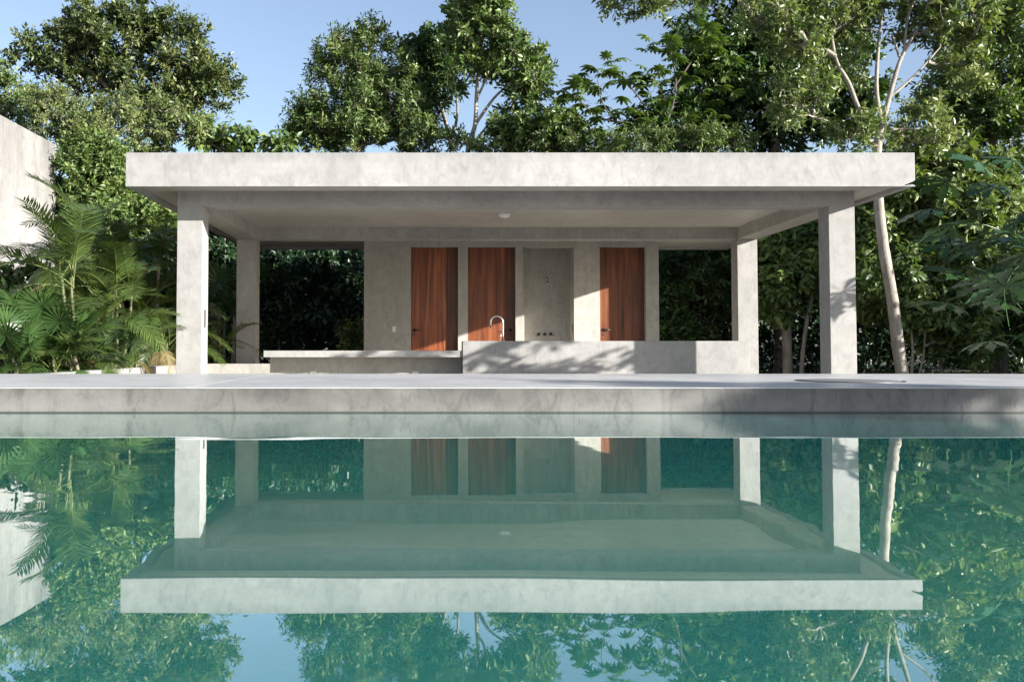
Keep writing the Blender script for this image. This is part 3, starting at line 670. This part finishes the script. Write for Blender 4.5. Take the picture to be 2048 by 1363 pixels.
# ------------------------------------------------------------------ palms
def frond_mesh(name, length=1.9, pairs=34, leaf=.5, arch=1.0, vee=.5, seed=0, wid=.032):
    R = np.random.default_rng(seed); V = []; Fq = []; tint = []
    def pt(s): return np.array([length * (s - .10 * arch * s ** 3), 0, length * (.30 * s - .62 * arch * s ** 2.2)])
    ss = np.linspace(0, 1, 15); pts = np.array([pt(q) for q in ss]); r = np.linspace(.016, .003, 15)
    for i in range(15):
        for k in range(4):
            a = k * math.pi / 2 + .78; V.append(pts[i] + np.array([0, math.cos(a) * r[i], math.sin(a) * r[i]])); tint.append(.95)
    for i in range(14):
        for k in range(4): Fq.append((i * 4 + k, i * 4 + (k + 1) % 4, i * 4 + 4 + (k + 1) % 4, i * 4 + 4 + k))
    for side in (-1, 1):
        for j in range(pairs):
            s = .24 + .76 * (j + .5 * (side > 0)) / pairs
            p = pt(s); tg = pt(min(s + .02, 1.02)) - pt(s - .02); tg /= np.linalg.norm(tg)
            ll = leaf * (math.sin(math.pi * (.18 + .76 * (s - .24) / .76)) ** .7) * R.uniform(.85, 1.1)
            d = tg * (.55 + .5 * s) + np.array([0, side * 1.0, vee]) + R.normal(0, .07, 3); d /= np.linalg.norm(d)
            nn = np.cross(d, tg) * side; nn /= np.linalg.norm(nn) + 1e-6
            sdv = np.cross(d, nn); w_ = wid * R.uniform(.8, 1.2); dr = R.uniform(.18, .4)
            b = len(V); t_ = R.uniform(.25, .75)
            p1 = p + d * ll * .5 - np.array([0, 0, dr * .25 * ll]); p2 = p + d * ll * .95 - np.array([0, 0, dr * ll])
            V += [p - sdv * w_ * .3, p + sdv * w_ * .3, p1 - sdv * w_ * .5, p1 + sdv * w_ * .5, p2 - sdv * w_ * .06, p2 + sdv * w_ * .06]; tint += [t_] * 6
            Fq += [(b, b + 1, b + 3, b + 2), (b + 2, b + 3, b + 5, b + 4)]
    return set_mesh(name, V, Fq, tint)
def fan_mesh(name, petiole=.7, rad=.55, segs=26, spread=2.5, seed=0, wid=.055, cup=.2):
    R = np.random.default_rng(seed); V = []; Fq = []; tint = []
    pts = [np.array([petiole * s, 0, petiole * (.25 * s - .25 * s * s)]) for s in np.linspace(0, 1, 7)]
    for i, p in enumerate(pts):
        r = .010 - .005 * i / 6
        for k in range(4):
            a = k * math.pi / 2; V.append(p + np.array([0, math.cos(a) * r, math.sin(a) * r])); tint.append(.9)
    for i in range(6):
        for k in range(4): Fq.append((i * 4 + k, i * 4 + (k + 1) % 4, i * 4 + 4 + (k + 1) % 4, i * 4 + 4 + k))
    h = pts[-1]
    for j in range(segs):
        a = -spread + 2 * spread * (j + .5) / segs
        d = np.array([math.cos(a), math.sin(a), cup * math.cos(a * 1.0) - .12]); d /= np.linalg.norm(d)
        sd = np.array([-math.sin(a), math.cos(a), 0]); ll = rad * (1.0 - .22 * abs(a / spread) ** 2) * R.uniform(.9, 1.08)
        b = len(V); t_ = R.uniform(.25, .75); lift = np.array([0, 0, .012 * (-1) ** j]); dr = R.uniform(.05, .2)
        m1 = h + d * ll * .45; m2 = h + d * ll * .78 - np.array([0, 0, dr * .3 * ll]); tp = h + d * ll - np.array([0, 0, dr * ll])
        V += [h - sd * .003, h + sd * .003, m1 - sd * wid * .5 + lift, m1 + sd * wid * .5 - lift, m2 - sd * wid * .3, m2 + sd * wid * .3, tp - sd * .002, tp + sd * .002]; tint += [t_] * 8
        Fq += [(b, b + 1, b + 3, b + 2), (b + 2, b + 3, b + 5, b + 4), (b + 4, b + 5, b + 7, b + 6)]
    return set_mesh(name, V, Fq, tint)
FR = [frond_mesh('frond', 1.9, 36, .52, 1.0, .45, 1), frond_mesh('frond', 1.7, 32, .46, .7, .55, 2), frond_mesh('frond', 2.0, 36, .56, 1.35, .3, 3)]
for f in FR: f.materials.append(M['leaf_palm'])
FD = frond_mesh('frond', 1.5, 22, .4, 1.7, .1, 4); FD.materials.append(M['leaf_dry'])
FERN = [frond_mesh('frond', 1.2, 30, .26, .8, .15, 5, .03)]; FERN[0].materials.append(M['leaf_deep'])
FN = [fan_mesh('fan_leaf', .75, .60, 28, 2.6, 1), fan_mesh('fan_leaf', .55, .52, 24, 2.3, 2, cup=.35), fan_mesh('fan_leaf', .9, .66, 30, 2.7, 3, cup=.05)]
for f in FN: f.materials.append(M['leaf_fan'])
def place(name, me, parent, p, az, tilt, roll=0, sc=1.0, label=None):
    o = bpy.data.objects.new(name, me); C.objects.link(o); o.parent = parent
    o.location = Vector(p) - parent.location
    o.rotation_mode = 'QUATERNION'
    o.rotation_quaternion = (Matrix.Rotation(az, 4, 'Z') @ Matrix.Rotation(-tilt, 4, 'Y') @ Matrix.Rotation(roll, 4, 'X')).to_quaternion()
    o.scale = (sc,) * 3
    if label: o['label'] = label
    return o
def palm(label, px, py, Y, n, sc=1.0, stems=1, seed=0, tilt=(.15, 1.25), meshes=FR, dry=0, name='areca_palm', zb=None, spread=.12, azs=None):
    R = random.Random(seed)
    top = at(px, py, Y); zb = pz - .15 if zb is None else zb
    root = thing(name, (top.x, Y, zb), label, 'palm')
    mb = MB(); tops = []
    for s_ in range(stems):
        dx, dy = R.uniform(-spread, spread) * 2, R.uniform(-spread, spread) * 2
        tp = Vector((top.x + dx, Y + dy, top.z * R.uniform(.86, 1.0) if s_ else top.z)); tops.append(tp)
        b0 = Vector((top.x + dx * .4, Y + dy * .4, zb)); H = tp.z - zb
        pts = [b0.lerp(tp, q) + Vector((.05 * math.sin(q * 3 + s_), 0, 0)) for q in np.linspace(0, 1, 9)]
        mb.tube(pts, [(.045 + .006 * math.cos(i * 3.1)) * sc * (1 if i < 6 else .8) for i in range(9)], 8)
    mb.build('stem', M['bark_grey'] if name != 'areca_palm' else M['stalk'], root)
    for i in range(n):
        tp = tops[i % stems]; az = (azs[i] if azs and i < len(azs) else i * 2.4 + R.uniform(-.3, .3))
        tl = tilt[0] + (tilt[1] - tilt[0]) * R.random()
        if meshes is FN: nm = 'fan_leaf'
        else: nm = 'frond'
        place(nm, R.choice(meshes), root, tp - Vector((0, 0, R.uniform(0, .18))), az, tl, R.uniform(-.3, .3), sc * R.uniform(.8, 1.12))
    for i in range(n // 2 if meshes is not FERN else 0):          # older, lower leaves
        az = R.uniform(1.3, 5.2) if px < 340 else R.uniform(0, 6.28)
        place('fan_leaf' if meshes is FN else 'frond', R.choice(meshes), root, R.choice(tops) - Vector((0, 0, R.uniform(.15, .45) * sc)), az, R.uniform(-.35, .5), R.uniform(-.4, .4), sc * R.uniform(.6, .85))
    for i in range(dry):
        o = place('frond', FD, root, tops[0] - Vector((0, 0, .2)), R.uniform(0, 6.28), R.uniform(-.5, .1), 0, sc * .8, 'dry straw-coloured frond')
    return root
palm('tall areca palm with arching fronds in front of the end of the house wall', 136, 540, 13.0, 13, .74, 2, 1, (.35, 1.35), dry=1, azs=[2.6, 3.0, 1.2, -1.1, 2.2, -2.4, 4.4, 1.6, 3.5, 5.1, 2.0, 4.0, -1.4])
palm('areca palm with a big comb-like frond hanging over the planter', 224, 575, 14.1, 13, .62, 4, 2, (.3, 1.2), azs=[-1.0, 3.6, -1.2, 2.2, 4.2, 2.8, 3.3, 5.0, 1.8, 2.5, 3.9, 4.5, -1.5])
palm('areca palm close beside the left front column', 310, 620, 17.2, 13, .75, 3, 3, (.3, 1.2))
palm('bushy areca palm behind the hanging fronds', 205, 500, 16.6, 13, .9, 3, 4, (.4, 1.3))
palm('low areca palm with yellowed fronds by the planter wall', 250, 700, 14.4, 12, .45, 3, 5, (.2, 1.1), dry=4)
palm('fan palm at the foot of the house wall', 70, 672, 12.4, 17, .62, 2, 6, (.0, 1.2), FN, name='fan_palm')
palm('fan palm with low spreading leaves at the planter edge', 150, 690, 12.7, 16, .62, 2, 7, (-.1, 1.1), FN, name='fan_palm')
palm('tall fan palm in front of the house wall', 20, 645, 13.0, 14, .62, 1, 8, (.0, 1.2), FN, name='fan_palm')
palm('small fan palm low in the planting bed', 30, 715, 11.6, 14, .55, 1, 9, (.0, 1.1), FN, name='fan_palm')
palm('low fan palm in the middle of the planting bed', 210, 700, 13.6, 15, .55, 2, 15, (-.1, 1.1), FN, name='fan_palm')
palm('young areca palm sprouting low in front of the fan palms', 110, 715, 12.2, 12, .5, 3, 16, (.3, 1.2))
palm('leafy areca palm low behind the fan palms', 185, 640, 13.6, 16, .62, 4, 17, (.2, 1.2), dry=2)
palm('dense areca palm behind the front column', 340, 680, 16.6, 12, .6, 3, 18, (.2, 1.1), dry=2)
palm('areca palm leaning against the house wall end', 125, 630, 14.2, 12, .6, 3, 19, (.3, 1.3))
palm('greyish fan palm seen between the left columns', 432, 610, 19.8, 13, 1.0, 1, 10, (.0, 1.3), FN, name='fan_palm', zb=G)
palm('young areca palm arching low between the left columns', 425, 690, 18.9, 8, .6, 2, 11, (.3, 1.1), zb=G)
palm('areca palm in shade under the roof overhang', 330, 500, 20.5, 11, .9, 3, 12, (.3, 1.2), meshes=FR)
palm('feathery blue-green fern tree under the roof corner', 285, 490, 17.5, 16, 1.0, 3, 13, (.0, .8), meshes=FERN, name='fern_tree', spread=.3)
palm('blue-green fern tree showing behind the left columns', 450, 560, 22.5, 16, 1.1, 3, 14, (.0, .8), meshes=FERN, name='fern_tree', spread=.3, zb=G)

# ------------------------------------------------------------------ big lobed leaves
def lobed_mesh(name, rad=.3, lobes=9, spread=2.6, cut=.35, petiole=.3, wid=.22, seed=0, droop=.35, side=0):
    R = np.random.default_rng(seed); V = []; Fc = []; tint = []
    for i in range(5):
        q = i / 4; p = np.array([petiole * q, 0, .1 * petiole * math.sin(q * 3)])
        for k in range(3):
            a = k * 2.094; V.append(p + np.array([0, math.cos(a), math.sin(a)]) * (.007 - .003 * q)); tint.append(.9)
    for i in range(4):
        for k in range(3):
            a, b, c_, d = i * 3 + k, i * 3 + (k + 1) % 3, i * 3 + 3 + (k + 1) % 3, i * 3 + 3 + k
            Fc += [(a, b, c_), (a, c_, d)]
    h = np.array([petiole, 0, .01])
    for j in range(lobes):
        a = -spread + 2 * spread * j / (lobes - 1)
        ln = rad * (1 - .38 * abs(a / spread) ** 1.6) * R.uniform(.93, 1.07)
        d = np.array([math.cos(a), math.sin(a), 0]); sd = np.array([-math.sin(a), math.cos(a), 0])
        def pt(s, o, lift=0): return h + d * ln * s + sd * o * ln - np.array([0, 0, droop * ln * s * s - lift])
        t_ = R.uniform(.35, .65); b = len(V)
        prof = [(.0, .004), (cut, wid * .45), (.62, wid * .55), (.84, wid * .36), (1.0, .004)]
        if side: prof = [(.0, .004), (cut, wid * .3), (.5, wid * .42), (.56, wid * .85), (.64, wid * .42), (.74, wid * .75), (.82, wid * .3), (1.0, .004)]
        for s, o in prof: V += [pt(s, -o, .02 * ln), pt(s, 0), pt(s, o, .02 * ln)]; tint += [t_] * 3
        for i in range(len(prof) - 1):
            for k in (0, 1):
                q = b + i * 3 + k; Fc += [(q, q + 1, q + 4), (q, q + 4, q + 3)]
    return set_mesh(name, V, Fc, tint)
CL = [lobed_mesh('leaf', .36, 9, 2.7, .3, .35, .34, i, .45) for i in range(2)]
for f in CL: f.materials.append(M['leaf_green'])
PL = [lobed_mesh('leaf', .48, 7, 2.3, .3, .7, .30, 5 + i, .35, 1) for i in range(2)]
M['leaf_lobed_shade'] = leafmat('shade_toned_lobed_leaf', (.012, .034, .012), (.024, .060, .020), (.045, .090, .028), .36, .12)  # shade from neighbouring trees put into the leaf colour
for f in PL: f.materials.append(M['leaf_lobed_shade'])
def big_leaf_tree(name, label, limbs, tips, meshes, barkm, seed, sc=1.0, per=3, sub=None):
    R = random.Random(seed)
    base = Vector(limbs[0][0][0]); root = thing(name, base, label, 'tree')
    mb = MB()
    for pts, r0, r1 in limbs:
        sp = spline(pts, 5 * len(pts)); mb.tube([Vector(p) for p in sp], list(np.linspace(r0, r1, len(sp))), 8)
    mb.build('trunk', barkm, root)
    for p, n in tips:
        for i in range(n):
            az = R.uniform(0, 6.28); place('leaf', R.choice(meshes), root, Vector(p) + Vector((R.uniform(-.08, .08), R.uniform(-.15, .15), R.uniform(-.12, .08))), az, R.uniform(-.25, .7), R.uniform(-.3, .3), sc * R.uniform(.75, 1.15))
    return root
def tips_along(Y, pts, n): return [(at(p[0], p[1], Y + rnd.uniform(-.3, .3)), n) for p in pts]
Yc = 25.3
big_leaf_tree('big_leaved_tree', 'open tree with large hand-shaped leaves on bare curved branches above the roof',
    [trunk(Yc, [(1330, 650), (1330, 400), (1325, 290), (1300, 250)], .09, .05), L(Yc, [(1300, 250), (1250, 245), (1200, 235), (1150, 195), (1125, 178)], .035, .012), L(Yc, [(1300, 255), (1290, 215), (1262, 175), (1245, 150)], .03, .012), L(Yc, [(1230, 243), (1205, 205), (1195, 160)], .022, .01),
     L(Yc, [(1320, 280), (1350, 190), (1345, 120), (1320, 80)], .04, .012), L(Yc, [(1345, 180), (1390, 110), (1410, 60)], .03, .012), L(Yc, [(1310, 260), (1340, 220), (1300, 150)], .02, .01)],
    tips_along(Yc, [(1128, 180), (1138, 205), (1170, 185), (1185, 200), (1180, 150), (1200, 145), (1215, 150), (1200, 175), (1220, 190), (1250, 150), (1262, 160), (1240, 140), (1275, 175), (1180, 232), (1210, 232), (1240, 225), (1290, 210), (1270, 235), (1225, 270), (1195, 262),
        (1310, 85), (1330, 95), (1345, 115), (1350, 130), (1300, 140), (1320, 145), (1375, 95), (1400, 60), (1412, 75), (1420, 50), (1410, 95), (1385, 120), (1330, 165), (1360, 160), (1390, 150), (1310, 180), (1350, 190), (1420, 120), (1340, 220), (1380, 200), (1300, 100), (1360, 80), (1325, 125), (1440, 90), (1455, 130), (1430, 170), (1460, 190), (1400, 230), (1360, 250), (1310, 240), (1440, 230), (1290, 255), (1250, 255), (1160, 215), (1150, 190), (1215, 125), (1285, 150)], 3)
    , CL, M['bark_dark'], 3, .85)
Yp = 11.7
lobed = big_leaf_tree('lobed_leaf_tree', 'tree with big deeply lobed shade-toned leaves leaning in beside the deck', 
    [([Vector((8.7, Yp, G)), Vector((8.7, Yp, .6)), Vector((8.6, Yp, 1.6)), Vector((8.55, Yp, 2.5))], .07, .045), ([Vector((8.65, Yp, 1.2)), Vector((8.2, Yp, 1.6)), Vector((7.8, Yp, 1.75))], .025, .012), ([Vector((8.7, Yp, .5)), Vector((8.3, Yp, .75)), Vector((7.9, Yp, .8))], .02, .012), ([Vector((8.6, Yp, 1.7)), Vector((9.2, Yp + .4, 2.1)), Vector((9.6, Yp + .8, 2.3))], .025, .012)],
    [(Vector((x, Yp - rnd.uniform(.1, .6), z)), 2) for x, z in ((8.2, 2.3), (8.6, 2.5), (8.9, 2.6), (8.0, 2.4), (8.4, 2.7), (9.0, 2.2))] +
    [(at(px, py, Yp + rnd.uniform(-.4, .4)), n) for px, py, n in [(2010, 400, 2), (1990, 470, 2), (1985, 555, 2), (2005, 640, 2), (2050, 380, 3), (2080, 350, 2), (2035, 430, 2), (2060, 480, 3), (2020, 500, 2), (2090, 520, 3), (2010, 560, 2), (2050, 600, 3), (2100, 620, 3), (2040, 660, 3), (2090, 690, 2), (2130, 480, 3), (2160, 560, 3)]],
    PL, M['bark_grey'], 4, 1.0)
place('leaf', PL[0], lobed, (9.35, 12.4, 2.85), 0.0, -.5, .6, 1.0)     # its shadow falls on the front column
big_leaf_tree('lobed_leaf_tree', 'slim tree with big lobed leaves added out of view past the deck to shade the counter',  # unseen tree, added to cast leaf shadows on the counter
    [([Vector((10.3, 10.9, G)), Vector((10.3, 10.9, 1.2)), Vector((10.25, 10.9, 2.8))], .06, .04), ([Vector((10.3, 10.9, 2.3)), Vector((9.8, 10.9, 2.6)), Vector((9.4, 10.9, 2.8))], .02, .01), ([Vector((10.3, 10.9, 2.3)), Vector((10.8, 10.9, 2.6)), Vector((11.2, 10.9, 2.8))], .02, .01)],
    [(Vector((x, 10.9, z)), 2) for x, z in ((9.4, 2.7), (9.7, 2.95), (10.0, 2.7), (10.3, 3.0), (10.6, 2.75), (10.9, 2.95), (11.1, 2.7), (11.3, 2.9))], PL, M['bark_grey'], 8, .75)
print('tris', sum(len(m.polygons) for m in bpy.data.meshes))
